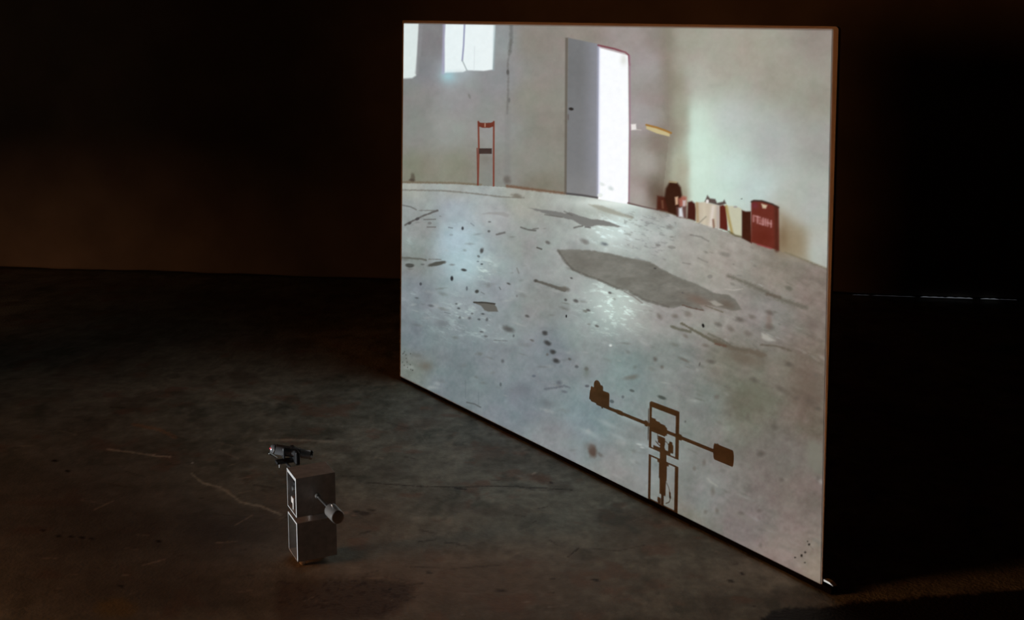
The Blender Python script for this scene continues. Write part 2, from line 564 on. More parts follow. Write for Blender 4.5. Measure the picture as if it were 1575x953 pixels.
def build_wall():
    """back wall of rough plaster whose foot is uneven; it stops a finger's width above the floor"""
    mat = material('dark_plaster', (0.30, 0.245, 0.20), .9, 0, (3.0, .18), .3, .2)
    dark = material('wall_gap_black', (0.02, 0.017, 0.015), .9, 0, (8, .3))
    xs = np.arange(-7.0, 7.01, .04)
    zs = np.concatenate([[0.0, .03, .1], np.arange(.3, 3.61, .3)])
    X, Z = np.meshgrid(xs, zs)
    foot = .018 + .016 * fbm(xs * 1.7, xs * 0 + 3.3, 4)
    Zb = Z.copy()
    Zb[0] = np.clip(foot, .004, .05)
    Zb[1] = np.maximum(Zb[0] + .012, .03)
    off = .015 * fbm(X.ravel() * .9, Zb.ravel() * .9, 3).reshape(X.shape)
    Y = WALL_Y(X) + off
    P = np.stack([X.ravel(), Y.ravel(), Zb.ravel()], 1)
    nv, nu = X.shape
    # thickness: back sheet
    me = grid_mesh('wall_back', P, nu, nv)
    w = link('wall_back', me, mat)
    w['kind'] = 'structure'
    for p in me.polygons:
        p.use_smooth = True
    md = w.modifiers.new('thickness', 'SOLIDIFY')
    md.thickness = .12
    md.offset = -1.0
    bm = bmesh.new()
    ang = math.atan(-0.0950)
    add_box(bm, (0, WALL_Y(0) + .065, .06), (14.0, .05, .12), 0, Matrix.Rotation(ang, 3, 'Z'))  # black strip: the dark of the gap under the wall, put in as colour
    b = from_bm('wall_gap_strip', bm, dark)
    b['kind'] = 'structure'
    # slivers of daylight that leak in under the wall
    glow = material('daylight_under_wall', (.5, .5, .5), .8, emit=((.82, .9, 1.0), .085))
    glow2 = material('faint_daylight_under_wall', (.5, .5, .5), .8, emit=((.82, .9, 1.0), .022))
    for (x0, x1, h, mt) in ((1308, 1334, .0045, glow2), (1338, 1404, .0035, glow2), (1412, 1450, .0055, glow), (1450, 1492, .007, glow),
                            (1504, 1532, .0065, glow), (1532, 1560, .004, glow2)):
        py = lambda x: 413 + (x / 1560.0) * 49
        n = 9
        bm = bmesh.new()
        lo = []; hi = []
        for k in range(n):
            x = x0 + (x1 - x0) * k / (n - 1)
            g = on_floor(x, py(x))
            yy = WALL_Y(g[0]) - .03
            j = .5 + .5 * math.sin(k * 2.1 + x0) * .5 + .25
            e = .25 if k in (0, n - 1) else 1.0
            lo.append(bm.verts.new((g[0], yy, .012)))
            hi.append(bm.verts.new((g[0], yy, .012 + h * j * e)))
        for k in range(n - 1):
            bm.faces.new((lo[k], lo[k + 1], hi[k + 1], hi[k]))
        from_bm('daylight_gap', bm, mt, w)
    return w


WALL = build_wall()


# ================================================================== PROJECTION SCREEN
def paint_picture(px, py):
    p = Paint(px, py)
    # meeting line of wall and floor in the projected room
    fl = [(600, 281), (640, 281), (700, 282), (740, 285), (780, 287.5), (830, 293), (870, 298), (918, 304), (965, 313.5), (1010, 322.5),
          (1060, 338), (1100, 350), (1150, 368), (1198, 384.5), (1240, 400), (1300, 424)]
    fx, fy = zip(*fl)
    fline = np.interp(px, fx, fy)
    corner = np.interp(py, [40, 200, 330], [1024, 1030, 1016])
    wall = py < fline + .3
    lw = wall & (px < corner)
    rw = wall & (px >= corner)
    gr = ~wall
    p.base([(640, 150, 132, 130, 126), (640, 200, 136, 135, 130), (640, 260, 126, 123, 108), (700, 150, 146, 145, 145), (690, 200, 147, 147, 143),
            (700, 260, 133, 130, 116), (655, 70, 126, 123, 124), (650, 110, 126, 124, 127), (770, 60, 142, 145, 146), (768, 120, 138, 138, 140),
            (770, 200, 141, 141, 139), (770, 270, 130, 130, 125), (820, 60, 133, 127, 119), (820, 150, 135, 132, 123), (820, 250, 133, 132, 124),
            (850, 200, 130, 127, 118), (830, 285, 122, 117, 105), (900, 50, 138, 131, 123), (960, 55, 150, 142, 139), (990, 100, 152, 147, 146), (985, 180, 156, 152, 152),
            (990, 250, 160, 156, 150), (980, 300, 160, 152, 148), (1010, 290, 108, 98, 88), (1012, 150, 142, 134, 130), (1018, 220, 126, 118, 108), (1015, 60, 138, 130, 124)], 3.2, lw)
    p.base([(1030, 60, 138, 134, 122), (1031, 130, 136, 132, 118), (1033, 200, 138, 134, 120), (1050, 60, 158, 156, 144), (1045, 180, 156, 156, 142),
            (1072, 120, 168, 167, 158), (1072, 180, 184, 196, 184), (1076, 220, 192, 214, 200), (1076, 262, 197, 222, 209), (1052, 262, 168, 168, 150),
            (1040, 300, 146, 138, 120), (1120, 262, 187, 206, 202), (1120, 190, 172, 176, 175), (1110, 100, 158, 155, 144), (1150, 80, 155, 150, 138),
            (1200, 120, 150, 147, 135), (1262, 60, 142, 134, 126), (1262, 150, 145, 142, 131), (1180, 220, 162, 166, 164), (1262, 220, 150, 150, 145),
            (1160, 290, 180, 194, 193), (1250, 320, 166, 170, 166), (1210, 330, 170, 172, 164), (1216, 375, 140, 128, 106), (1262, 385, 168, 172, 166), (1100, 310, 185, 205, 198)], 3.2, rw)
    p.base([(630, 292, 166, 163, 154), (700, 292, 162, 160, 154), (625, 320, 150, 149, 148), (700, 320, 160, 163, 170), (650, 350, 142, 139, 136), (700, 370, 166, 181, 190),
            (640, 400, 136, 135, 131), (715, 400, 168, 184, 190), (760, 330, 163, 162, 162), (800, 310, 164, 161, 152), (800, 380, 148, 147, 144), (770, 410, 150, 155, 156),
            (760, 440, 138, 141, 145), (640, 450, 130, 131, 136), (640, 520, 120, 124, 128), (720, 520, 121, 125, 129), (628, 565, 120, 119, 112),
            (690, 590, 116, 121, 124), (830, 460, 138, 137, 135), (850, 540, 124, 128, 133), (800, 620, 118, 122, 128), (900, 520, 132, 137, 136),
            (880, 400, 150, 150, 148), (960, 330, 178, 186, 182), (930, 320, 165, 168, 160), (960, 580, 122, 132, 132), (900, 640, 124, 135, 139), (850, 680, 132, 131, 133), (950, 740, 136, 132, 129),
            (1010, 350, 166, 168, 166), (1060, 380, 158, 156, 150), (1100, 400, 150, 146, 138), (1200, 420, 130, 124, 114), (1260, 450, 122, 112, 104),
            (1180, 480, 126, 123, 119), (1250, 560, 112, 102, 92), (1120, 560, 116, 114, 104), (1040, 560, 124, 128, 125), (1150, 620, 106, 105, 93),
            (1250, 640, 104, 94, 84), (1200, 700, 108, 103, 97), (1080, 620, 116, 120, 116), (1080, 760, 122, 123, 120), (1150, 800, 117, 109, 106),
            (1230, 760, 113, 102, 96), (1200, 860, 130, 117, 110), (1260, 890, 132, 119, 106), (1000, 700, 130, 133, 132), (1050, 800, 128, 121, 112), (1000, 470, 145, 142, 138), (1090, 480, 142, 140, 134)], 3.2, gr)
    i = np.nonzero(wall & (np.abs(px - corner) < 26))[0]
    dc = px[i] - corner[i]
    p.mix(i, .75 * np.exp(-(dc / 11.0) ** 2), (131, 124, 112))
    # soft video mottling
    n1 = fbm(px / 34, py / 30, 4); n2 = fbm(px / 10 + 5, py / 11, 4); n3 = fbm(px / 22 + 50, py / 22 + 9, 3)
    n6 = fbm(px / 3.6 + 31, py / 4.2 + 77, 3)
    skw = (2.5 + 8.5 * sstep(930, 1120, px))[:, None]
    # skewed noise follows the trowel marks of the floor
    sk = fbm((px * .9 + py * .43) / 30, (-px * .43 + py * .9) / 8, 4)
    g = gr[:, None]
    p.c += np.where(g, n1[:, None] * 9 + n2[:, None] * 9 + sk[:, None] * skw * (1 - .75 * sstep(560, 680, py))[:, None] + n6[:, None] * 4, n1[:, None] * 5 + n2[:, None] * 3.5 + n6[:, None] * 2)
    p.c += n3[:, None] * np.array([3.0, -1.5, 0.5])
    p.c[gr] += (1 - sstep(950, 1120, px[gr]))[:, None] * np.array([-3.5, 0.5, 0.5])
    # light patches reflected in the floor
    gi = np.nonzero(gr)[0]
    k = np.exp(-(((px[gi] - 945) / 46) ** 2 + ((py[gi] - 465) / 46) ** 2))
    rip = sstep(.0, .55, fbm((px[gi] + py[gi] * .35) / 11, (py[gi] - px[gi] * .3) / 4.5, 4))
    p.mix(gi, np.clip(k * 1.15, 0, 1) * (.5 + .5 * rip), (212, 232, 226))
    k = np.exp(-(((px[gi] - 940) / 40) ** 2 + ((py[gi] - 355) / 26) ** 2))
    p.mix(gi, np.clip(k * 1.1, 0, 1) * (.5 + .5 * rip), (222, 240, 240))
    k = np.exp(-(((px[gi] - 940 - (py[gi] - 310) * .6) / 55) ** 2 + ((py[gi] - 312) / 9) ** 2))
    p.mix(gi, k * .75, (232, 244, 240))
    k = np.exp(-(((px[gi] - 712) / 36) ** 2 + ((py[gi] - 375) / 52) ** 2))
    p.mix(gi, k * (.35 + .3 * rip), (178, 198, 206))
    k = np.exp(-(((px[gi] - 745) / 18) ** 2 + ((py[gi] - 412) / 16) ** 2))
    p.mix(gi, k * (.15 + .8 * rip), (196, 212, 208))
    for cx, cy, rx, ry, am in ((712, 478, 30, 28, .55), (742, 505, 26, 18, .5), (770, 520, 18, 8, .4), (660, 490, 16, 14, .3), (630, 455, 16, 10, .35), (690, 512, 22, 14, .4), (625, 370, 16, 18, .35)):
        k = np.exp(-(((px[gi] - cx) / rx) ** 2 + ((py[gi] - cy) / ry) ** 2))
        p.mix(gi, k * am * 1.3 * (.3 + .7 * rip), (176, 190, 188))
    i = np.nonzero(rw)[0]
    xe = np.interp(py[i], [60, 330], [1064, 1060])
    band = sstep(-7, 7, px[i] - xe) * np.exp(-np.clip(px[i] - xe - 14, 0, 400) / 48.0) * sstep(110, 215, py[i])
    p.mix(i, .8 * band, (200, 223, 211))
    p.mix(i, .35 * np.exp(-((px[i] - 1046) / 9.0) ** 2) * sstep(60, 160, py[i]), (150, 146, 128))
    # ---- far wall: windows
    p.glow(702, 105, 26, 20, (176, 190, 200), .7)
    p.glow(690, 118, 14, 14, (160, 190, 198), .6)
    p.poly([(600, 20), (645, 20), (642, 75), (640, 116), (634, 120), (600, 122)], (222, 228, 226), 1, 4)
    p.line([(649, 20), (645, 80), (641, 112)], 5, (140, 138, 140), .6, 5)
    p.line([(684, 30), (682, 112)], 5, (168, 164, 190), .8, 5)
    p.poly([(686, 20), (763, 20), (760, 70), (758, 107), (744, 109), (718, 108), (712, 111), (684, 112), (684, 60)], (232, 239, 240), 1, 3)
    p.line([(761, 30), (759, 107)], 3, (150, 168, 172), .6, 4)
    p.line([(715, 25), (713, 70), (711, 93)], 2.6, (152, 154, 180), .95, 2.0)
    p.line([(711, 93), (718, 108)], 2.0, (168, 176, 178), .9, 2.0)
    p.line([(730, 72), (729, 108)], 1.2, (214, 220, 222), .8, 2)
    p.glow(690, 117, 9, 6, (158, 196, 204), .7)
    p.glow(708, 116, 10, 6, (150, 158, 160), .6)
    # cables running down the wall
    p.line([(787, 35), (786, 60), (784, 80)], 5.5, (104, 104, 102), .7, 4, rough=1.6)
    p.line([(786, 62), (783, 85), (781, 98), (782, 118), (781, 150), (780, 175)], 2.6, (104, 102, 98), .6, 3, rough=1.3)
    p.ell(781, 111, 2.2, 4, (84, 82, 80), .8); p.ell(783, 154, 2, 4, (100, 98, 96), .7); p.ell(722, 148, 1.8, 4, (118, 116, 112), .7, -20)
    p.line([(781, 175), (780, 280)], 9, (122, 122, 120), .35, 6)
    p.ell(780, 277, 5, 6, (96, 88, 82), .7, 0, .7, .3)
    p.ell(635, 272, 3.2, 6, (92, 84, 72), .9, 0, .6, .4); p.ell(634, 277, 4.5, 2.5, (76, 66, 56), .9, 0, .6, .3)
    # foot of the far wall
    p.line([(617, 280), (700, 281.5), (740, 284)], 3, (112, 98, 80), .75, 3, rough=.8)
    p.line([(780, 286), (830, 292.5), (872, 297.5)], 4, (108, 80, 62), .8, 4, rough=1.0)
    p.line([(617, 292), (680, 293), (720, 296.5), (770, 302.5), (806, 304)], 2.2, (116, 112, 104), .75, 2.4, rough=.8)
    p.ell(795, 301, 7, 3, (112, 106, 96), .8, 10, .7, .5)
    # red cart frame leaning on the wall
    red = (116, 60, 47)
    p.line([(735.7, 187), (736.5, 230), (735, 284)], 2.6, red, 1, 1.4); p.line([(733.8, 228), (735.0, 284)], 1.8, (108, 56, 46), .9, 1.4)
    p.line([(759.5, 187), (759.3, 230), (759.2, 285.5)], 2.6, red, 1, 1.4)
    p.poly([(735, 186.5), (739, 188.5), (747, 189), (755, 188.5), (760.5, 186.5), (760, 194), (753, 196.5), (742, 196.5), (735.5, 194)], (104, 50, 38), 1, 1.2)
    p.line([(746, 190), (746, 194.5)], 1.8, (168, 132, 112), .9, 1.2)
    p.poly([(736.5, 228), (756.5, 228), (756.5, 236.5), (736.5, 236.5)], (62, 48, 44), 1, 1.4)
    p.glow(747, 245, 9, 8, (118, 112, 104), .5)
    # ---- open door
    p.poly([(869.5, 58), (874, 58), (872, 298), (868, 298)], (92, 86, 78), .8, 3)
    p.poly([(874, 58), (921.5, 68), (920, 304), (871.5, 299)], (115, 116, 118), 1, 2)
    i = p.win(872, 58, 924, 305)
    t = sstep(890, 921, px[i]); ins = 1 - sstep(-1, 1, p.sd_poly(i, [(874, 58), (921.5, 68), (920, 304), (871.5, 299)]))
    p.mix(i, .42 * t * ins, (154, 156, 172))
    p.mix(i, .5 * ins * sstep(240, 300, py[i]), (134, 134, 134))
    p.mix(i, .3 * ins * np.exp(-((py[i] - 110) / 40) ** 2) * (1 - t), (98, 98, 98))
    p.line([(872, 297.5), (895, 300), (919, 304)], 3, (74, 70, 70), .85, 2.4)
    p.ell(878.5, 167.5, 3.6, 2.2, (42, 38, 36), 1, 8, .5); p.ell(874, 180, 1.4, 5, (96, 86, 82), .6)
    p.poly([(921.5, 73), (966, 85), (967, 200), (966, 314), (920, 306), (920.5, 200)], (244, 247, 251), 1, 2.5)
    p.line([(921, 72), (920, 300)], 4, (190, 194, 226), .5, 5)
    p.line([(920, 69.5), (945, 75), (962, 80.5), (967, 85), (968.5, 100)], 2.6, (122, 66, 76), .95, 1.8)
    p.line([(922, 72.5), (944, 78), (960, 83)], 1.4, (196, 176, 188), .8, 1.6)
    p.line([(968.5, 86), (969, 200), (967.5, 312)], 2.2, (150, 118, 134), .9, 2.0)
    p.glow(959, 92, 5, 9, (214, 216, 212), .8)
    p.ell(940, 290, 4, 3, (196, 206, 206), .8, 30, .8, .4); p.ell(926, 283, 4, 2.4, (208, 216, 214), .7, 20, .8, .4); p.ell(923, 300, 4, 3, (222, 230, 226), .8)
    p.line([(966, 312), (990, 318), (1012, 322.5)], 2.4, (96, 78, 76), .8, 2.0)
    # switch and shelf board on the wall
    p.poly([(970.5, 191), (978, 190.5), (979, 199.5), (971, 200)], (226, 222, 220), 1, 3); p.line([(978, 199), (986, 200)], 1.4, (196, 190, 184), .6, 2)
    p.poly([(994, 192), (1010, 196), (1030, 203.5), (1030, 210), (1010, 205), (994, 198)], (196, 182, 136), .9, 2.4)
    p.line([(994, 192), (1010, 196), (1024, 201), (1032, 204.5)], 3.0, (152, 110, 52), .95, 2.0)
    p.line([(1005, 211), (1026, 213)], 3, (128, 120, 106), .5, 4)
    # ---- things along the right wall
    p.sf = 1.7
    br = (52, 28, 18)
    p.glow(1016, 305, 14, 22, (86, 66, 54), .7)
    p.poly([(1011, 301), (1018, 302), (1030, 305), (1040, 306), (1042, 330), (1010, 322)], (70, 34, 24), 1, 3)
    p.poly([(1024, 290), (1028, 283), (1030, 279), (1036, 280), (1042, 281), (1047, 288), (1049, 300), (1046, 334), (1028, 326), (1022, 305)], br, 1, 3)
    p.line([(1030, 279.5), (1040, 280.5)], 2, (176, 160, 120), .8, 2)
    p.poly([(1017, 308), (1020, 308), (1021, 321), (1018, 320)], (116, 78, 60), .7, 2)
    p.poly([(1038, 303), (1043, 302), (1043, 314), (1039, 315)], (206, 170, 142), .9, 2)
    p.poly([(1043, 306), (1051, 301), (1056, 303), (1055, 318), (1045, 318)], (158, 92, 78), .9, 3)
    p.poly([(1050, 308), (1055, 308), (1054, 318), (1050, 318)], (196, 190, 192), .8, 2)
    p.poly([(1040, 318), (1056, 317), (1056, 336), (1041, 333)], (92, 62, 58), .9, 2.5)
    p.poly([(1044, 320), (1049, 319), (1051, 334), (1044, 333)], (208, 214, 220), .95, 2.5)
    p.poly([(1058, 311), (1064, 309), (1069, 313), (1071, 322), (1070, 340), (1057, 336)], (64, 28, 22), 1, 2.5)
    p.poly([(1070, 311), (1085, 311), (1108, 316), (1107, 351), (1090, 348), (1071, 341)], (186, 176, 158), 1, 2)
    p.line([(1072, 313), (1073, 340)], 4, (150, 122, 84), .7, 3); p.line([(1083, 313), (1083, 342)], 5, (200, 192, 172), .6, 4)
    p.line([(1097, 318), (1093, 346)], 5, (218, 210, 206), .7, 4); p.line([(1104, 318), (1104, 350)], 4, (166, 156, 156), .7, 3)
    p.line([(1075, 343), (1086, 333)], 1.6, (132, 128, 116), .8, 1.6); p.line([(1097, 338), (1098, 349)], 3, (118, 84, 70), .8, 2)
    p.poly([(1084, 310), (1088, 300), (1092, 305), (1100, 306), (1103, 312), (1112, 310), (1114, 307), (1117, 313), (1108, 316)], (80, 66, 62), .95, 2)
    p.ell(1088, 309.5, 2.2, 3, (222, 216, 214), 1, 0, .5)
    p.poly([(1107, 317), (1112, 315), (1117, 318), (1119, 335), (1119, 355), (1107, 351)], (86, 34, 26), 1, 2)
    p.poly([(1116, 316), (1131, 317), (1141, 321), (1141, 364), (1125, 360), (1119, 345)], (186, 186, 164), 1, 2)
    p.line([(1117, 317), (1121, 336), (1126, 358)], 3.4, (150, 124, 62), .8, 3); p.line([(1121, 356), (1131, 362), (1140, 364)], 2.6, (84, 76, 50), .8, 2)
    p.ell(1131, 318, 3, 1.6, (150, 148, 150), .8)
    p.poly([(1141, 323), (1147, 325), (1155, 325), (1156, 374), (1141, 366)], (58, 28, 18), 1, 2)
    p.poly([(1196, 322), (1222, 340), (1236, 352), (1240, 398), (1198, 386)], (138, 124, 100), .7, 16); p.glow(1204, 365, 10, 24, (116, 96, 72), .7)
    p.poly([(1155.5, 311), (1158, 308.5), (1172, 309), (1188, 314), (1196, 318.5), (1197.5, 322), (1198, 385), (1180, 380), (1155, 372)], (100, 44, 34), 1, 2.2)
    p.line([(1156, 310), (1160, 308.5), (1172, 309), (1188, 314), (1197, 319)], 2.6, (48, 34, 28), .9, 2)
    p.line([(1194, 320), (1195, 384)], 6, (72, 36, 26), .8, 4)
    p.glow(1161, 316, 5, 5, (104, 44, 62), .6); p.glow(1172, 365, 16, 12, (88, 32, 20), .5); p.line([(1165, 375.5), (1186, 382)], 2, (150, 52, 58), .6, 2)
    p.poly([(1171, 313), (1180, 315.5), (1178, 320.5), (1173, 320)], (196, 176, 150), 1, 2)
    # white mirror-wise lettering of the case (HILTI seen from behind: I T L I H)
    wh = (196, 150, 150)
    def stroke(a, b, w=1.5):
        q = lambda s, t: (1158.0 + s * 28.5, 331.0 + s * 8.5 + t * 9.5)
        p.line([q(*a), q(*b)], w, wh, .8, 2.6)
    stroke((.03, 0), (.03, .95)); stroke((.12, .0), (.38, .0)); stroke((.25, 0), (.25, 1)); stroke((.55, 0), (.55, 1)); stroke((.36, 1), (.55, 1))
    stroke((.68, 0), (.68, 1)); stroke((.80, 0), (.80, 1)); stroke((.98, 0), (.98, 1)); stroke((.80, .5), (.98, .5))
    p.glow(1172, 340, 12, 4, (190, 140, 140), .45, 17)
    p.ell(1141, 305.5, 1.4, 0.8, (92, 96, 96), .9)
    p.line([(1208, 388), (1240, 400), (1275, 414)], 2.0, (112, 104, 84), .7, 2.4)
    # ---- worn floor of the projected room
    p.c += (fbm(px / 7 + 3, py / 6 + 8, 3) * 2.5)[:, None]
    p.sf = 1.25
    p.k = .86
    r = np.random.RandomState(21)
    for k in range(330):
        cx = r.uniform(618, 1275); cy = r.uniform(300, 880)
        if cy < np.interp(cx, fx, fy) + 8 or cy > 578 + (cx - 616) * .495 - 6:
            continue
        ang = np.interp(cx, [620, 850, 1000, 1250], [2, 8, 18, 28]) + r.uniform(-14, 14)
        far = np.interp(cy - np.interp(cx, fx, fy), [0, 120, 400], [.5, 1, 1.5])
        dk = r.rand() < .62
        p.ell(cx, cy, r.uniform(2, 7) * far, r.uniform(.9, 2.4) * far, (104, 102, 94) if dk else (166, 168, 164), r.uniform(.12, .42), ang, .9, .6)
    gy = (122, 119, 112)
    big = [(857, 384), (872, 383.5), (905, 384), (940, 390), (975, 398), (1000, 402), (1018, 413), (1040, 425), (1070, 436), (1098, 450), (1120, 453),
           (1132, 462), (1141, 476), (1128, 478), (1108, 473), (1090, 469), (1075, 468), (1082, 476), (1068, 475), (1050, 469), (1036, 474), (1027, 472), (1005, 465),
           (988, 460), (965, 446), (945, 442), (925, 432), (905, 425), (880, 415), (870, 404)]
    p.poly(big, (126, 124, 116), .9, 2.6, 1.2, 5)
    i = p.win(850, 380, 1145, 482)
    ins = 1 - sstep(-4, 1, p.sd_poly(i, big))
    p.c[i] += (ins * (fbm(px[i] / 24 + 3, py[i] / 12, 4) * 12 + fbm(px[i] / 7, py[i] / 4, 3) * 7))[:, None]
    p.mix(i, .35 * ins * sstep(.05, .5, fbm(px[i] / 40 + 9, py[i] / 18 + 4, 3)), (108, 104, 95))
    p.line([(858, 385), (870, 403), (882, 415), (905, 425), (925, 432), (948, 443), (966, 447), (990, 461), (1028, 472)], 3.2, (98, 94, 86), .6, 3.0, rough=1.2)
    p.glow(1075, 462, 22, 7, (126, 106, 94), .75, 20); p.glow(1118, 468, 14, 7, (112, 98, 86), .7, 20); p.glow(900, 405, 22, 9, (120, 116, 108), .5, 20)
    p.line([(1050, 469), (1066, 474), (1082, 477)], 2.0, (98, 76, 66), .8, 2, rough=.8); p.line([(1085, 470), (1112, 480)], 2.0, (112, 104, 88), .7, 2, rough=.9)
    p.line([(960, 448), (975, 456), (988, 466)], 1.6, (122, 112, 106), .7, 2)
    p.ell(1007.5, 412.5, 2.2, 1.2, (84, 82, 78), .9, 0)
    p.poly([(812, 319), (830, 322), (850, 324), (868, 328), (876, 326), (895, 333), (912, 337), (928, 338), (945, 344), (957, 349), (940, 348), (918, 346), (906, 350),
            (897, 347), (880, 338), (862, 334), (846, 331), (832, 326)], (130, 129, 126), .9, 2.0, 1.0, 5)
    p.line([(838, 330), (865, 334)], 1.6, (108, 104, 100), .7, 1.6); p.line([(900, 349), (908, 350)], 1.8, (98, 92, 90), .8, 1.6); p.line([(868, 325), (880, 331)], 2, (108, 106, 102), .6, 2)
    p.poly([(905, 314), (925, 316), (950, 325), (975, 333), (972, 337), (945, 330), (920, 322)], (150, 150, 138), .8, 3, 1.0)
    p.line([(883, 350), (890, 348), (896, 347.5)], 2.2, (112, 110, 106), .85, 1.8, rough=.5); p.ell(899, 371, 6, 3.2, (132, 130, 126), .8, 20, .7, .4); p.ell(930, 375, 5, 2.6, (110, 118, 124), .8, 15, .7, .5)
    p.line([(801, 349.5), (812, 353), (824, 354.5)], 2.2, (104, 102, 98), .9, 1.6, rough=.5); p.line([(820, 352), (828, 351)], 1.8, (110, 108, 104), .8, 1.6)
    p.ell(843, 373, 4, 2.4, (108, 105, 102), .85, 30, .6, .4); p.line([(826, 380.5), (833, 383)], 2.2, (90, 88, 84), .95, 1.4)
    p.line([(824, 432), (835, 435), (850, 440), (868, 446)], 3.2, (104, 101, 94), .95, 2.0, w1=5.5, rough=.6); p.ell(824, 431.5, 3, 2.2, (88, 85, 80), .95, 0, .6); p.ell(868, 444, 7, 3.4, (116, 112, 104), .9, 15, .6, .3)
    for q in ((879, 427.5, 2, 1.4, 92), (886, 462.5, 4, 2.4, 92), (870, 461, 2.2, 2, 88), (905, 477, 3.2, 1.8, 96), (811, 486, 3.5, 2, 90), (782, 436, 3, 1.4, 84), (782, 506, 8, 4, 92),
              (838, 512, 4.2, 3.2, 62), (842, 527, 5.4, 3.4, 60), (850.5, 541, 4.4, 3.2, 58), (855, 554.5, 5, 3.4, 56), (918, 501, 3, 1.6, 100), (876, 552, 2.4, 1.8, 98),
              (818, 523, 3, 1.6, 108), (842, 545, 2, 2, 106), (887, 563, 2.6, 2, 106), (902, 567, 3, 3, 104), (938, 450, 2.6, 1.8, 96), (1050, 450, 2, 1.2, 100)):
        p.ell(q[0], q[1], q[2], q[3], (q[4] * 1.02, q[4], q[4] * .98), .85, 22, .65, .25)
    p.ell(871, 486, 1.2, 2.2, (8, 8, 8), 1, 0, .4); p.ell(1081.5, 500.5, 1.8, 3, (14, 12, 10), 1, -15, .5)
    p.ell(939, 531, 2.2, 1.8, (214, 220, 218), .8, 0, .7); p.line([(930, 520), (945, 526)], 1.2, (150, 154, 152), .5, 2)
    # left part of the floor
    p.line([(617, 315), (632, 318), (640, 322)], 1.8, (112, 108, 104), .8, 1.8, rough=.5)
    p.line([(623, 346), (632, 341), (650, 332), (673, 323.5)], 2.6, (104, 99, 96), .9, 1.8, rough=.6); p.ell(642, 336.5, 3.4, 2.2, (84, 80, 80), .9, -25); p.ell(630, 343, 3, 2, (84, 80, 78), .85, -25)
    p.line([(645, 323.5), (668, 323.5)], 1.6, (126, 122, 118), .7, 1.6, rough=.6); p.line([(652, 337.5), (670, 337)], 1.4, (104, 98, 96), .8, 1.4); p.line([(657, 349), (670, 349)], 1.6, (108, 102, 100), .8, 1.4)
    p.ell(661, 343, 3, 2, (120, 114, 112), .6); p.ell(711.5, 351, 1.8, 2.6, (70, 72, 76), .95, 0, .5); p.line([(690, 349.5), (696, 350.5)], 1.5, (112, 118, 122), .8, 1.5)
    p.ell(694, 361, 3, 1.6, (140, 150, 154), .7); p.line([(724, 343), (729, 347)], 1.2, (124, 130, 134), .7, 1.5); p.ell(753, 341, 2.4, 1.2, (116, 116, 114), .8); p.ell(752, 355.5, 2.2, 1.8, (104, 104, 104), .85)
    p.line([(764, 360.5), (770, 359), (776, 357.5)], 2.8, (112, 110, 108), .85, 1.8, rough=.6)
    p.poly([(741, 329), (752, 326), (775, 326), (784, 330), (781, 334), (770, 331), (755, 329)], (146, 145, 143), .8, 2.4)
    p.ell(741, 385.5, 2.6, 3.8, (82, 82, 80), .9, 20, .6, .4); p.ell(736, 394, 2.4, 1.8, (112, 120, 120), .8, 30); p.ell(741, 406, 2, 1.2, (84, 92, 92), .85); p.ell(735, 402, 2, 1, (110, 120, 122), .7)
    p.line([(618, 396), (632, 397), (648, 398), (655, 400)], 3.0, (110, 108, 100), .9, 2, rough=.7); p.line([(660, 398.5), (678, 399)], 1.6, (118, 116, 110), .7, 1.8, rough=.6)
    p.ell(630, 408, 6.6, 3.2, (84, 83, 78), .97, 2, .3, .15); p.ell(672, 405.5, 13.5, 3.2, (96, 95, 88), .97, -12, .3, .15); p.ell(650, 406.5, 3, 1.2, (112, 110, 108), .8)
    p.line([(660, 408.5), (672, 405), (684, 402)], 1.6, (78, 76, 70), .6, 1.6)
    p.ell(695, 407, 4, 1.6, (136, 140, 140), .8, 0, .8, .4); p.ell(713.5, 415, 4.2, 2, (74, 76, 76), .95, 10, .5); p.ell(695, 428, 2.2, 3.6, (52, 54, 56), .97, 0, .5); p.ell(647, 436.5, 2, 2.4, (84, 86, 90), .9)
    p.ell(718, 443.5, 1.6, 3.4, (98, 102, 108), .7); p.ell(733.5, 448, 3, 2.6, (74, 74, 72), .95, -20, .5); p.line([(740, 449), (745, 452)], 1.2, (110, 114, 116), .7, 1.4)
    p.line([(768, 441.5), (770, 445)], 1.4, (96, 98, 98), .8, 1.4); p.ell(795, 455, 1.6, 2, (126, 126, 126), .7); p.line([(795, 412), (798, 420)], 1.6, (122, 120, 116), .7, 1.8)
    p.poly([(729, 464.5), (745, 464.5), (760, 466), (764, 473), (766, 479), (752, 479), (745, 477), (740, 470), (732, 467)], (110, 107, 100), .97, 1.6, .5, 4)
    p.line([(729, 464.8), (745, 465), (761, 467)], 2.4, (68, 64, 58), .9, 1.4, rough=.4)
    for q in ((742.5, 482.5, 2.4, 1.4, 76), (705.5, 474, 2.2, 1.5, 78), (702, 467, 2, 1.2, 90), (737, 491, 2.2, 1.4, 84), (749, 491, 1.8, 2.4, 90), (722, 489, 2.6, 2.2, 96), (707, 488, 2, 2, 100),
              (741, 510, 3, 1.2, 92), (641, 458, 2.8, 1.6, 96), (663, 470, 4, 1.8, 104), (747, 517, 3, 1.6, 104), (773, 555, 2.2, 2.8, 100), (726, 482, 1.8, 1.4, 100), (790, 516, 1.4, 2, 90)):
        p.ell(q[0], q[1], q[2], q[3], (q[4] * .98, q[4], q[4] * 1.02), .75, 10, .75, .3)
    p.line([(760, 523), (780, 524)], 1.4, (104, 106, 108), .6, 1.6, rough=.6); p.line([(684, 480), (692, 482)], 1.2, (104, 110, 114), .6, 1.4)
    p.glow(655, 563, 10, 7, (116, 108, 96), .7); p.glow(680, 497, 9, 6, (112, 112, 116), .5)
    r = np.random.RandomState(11)
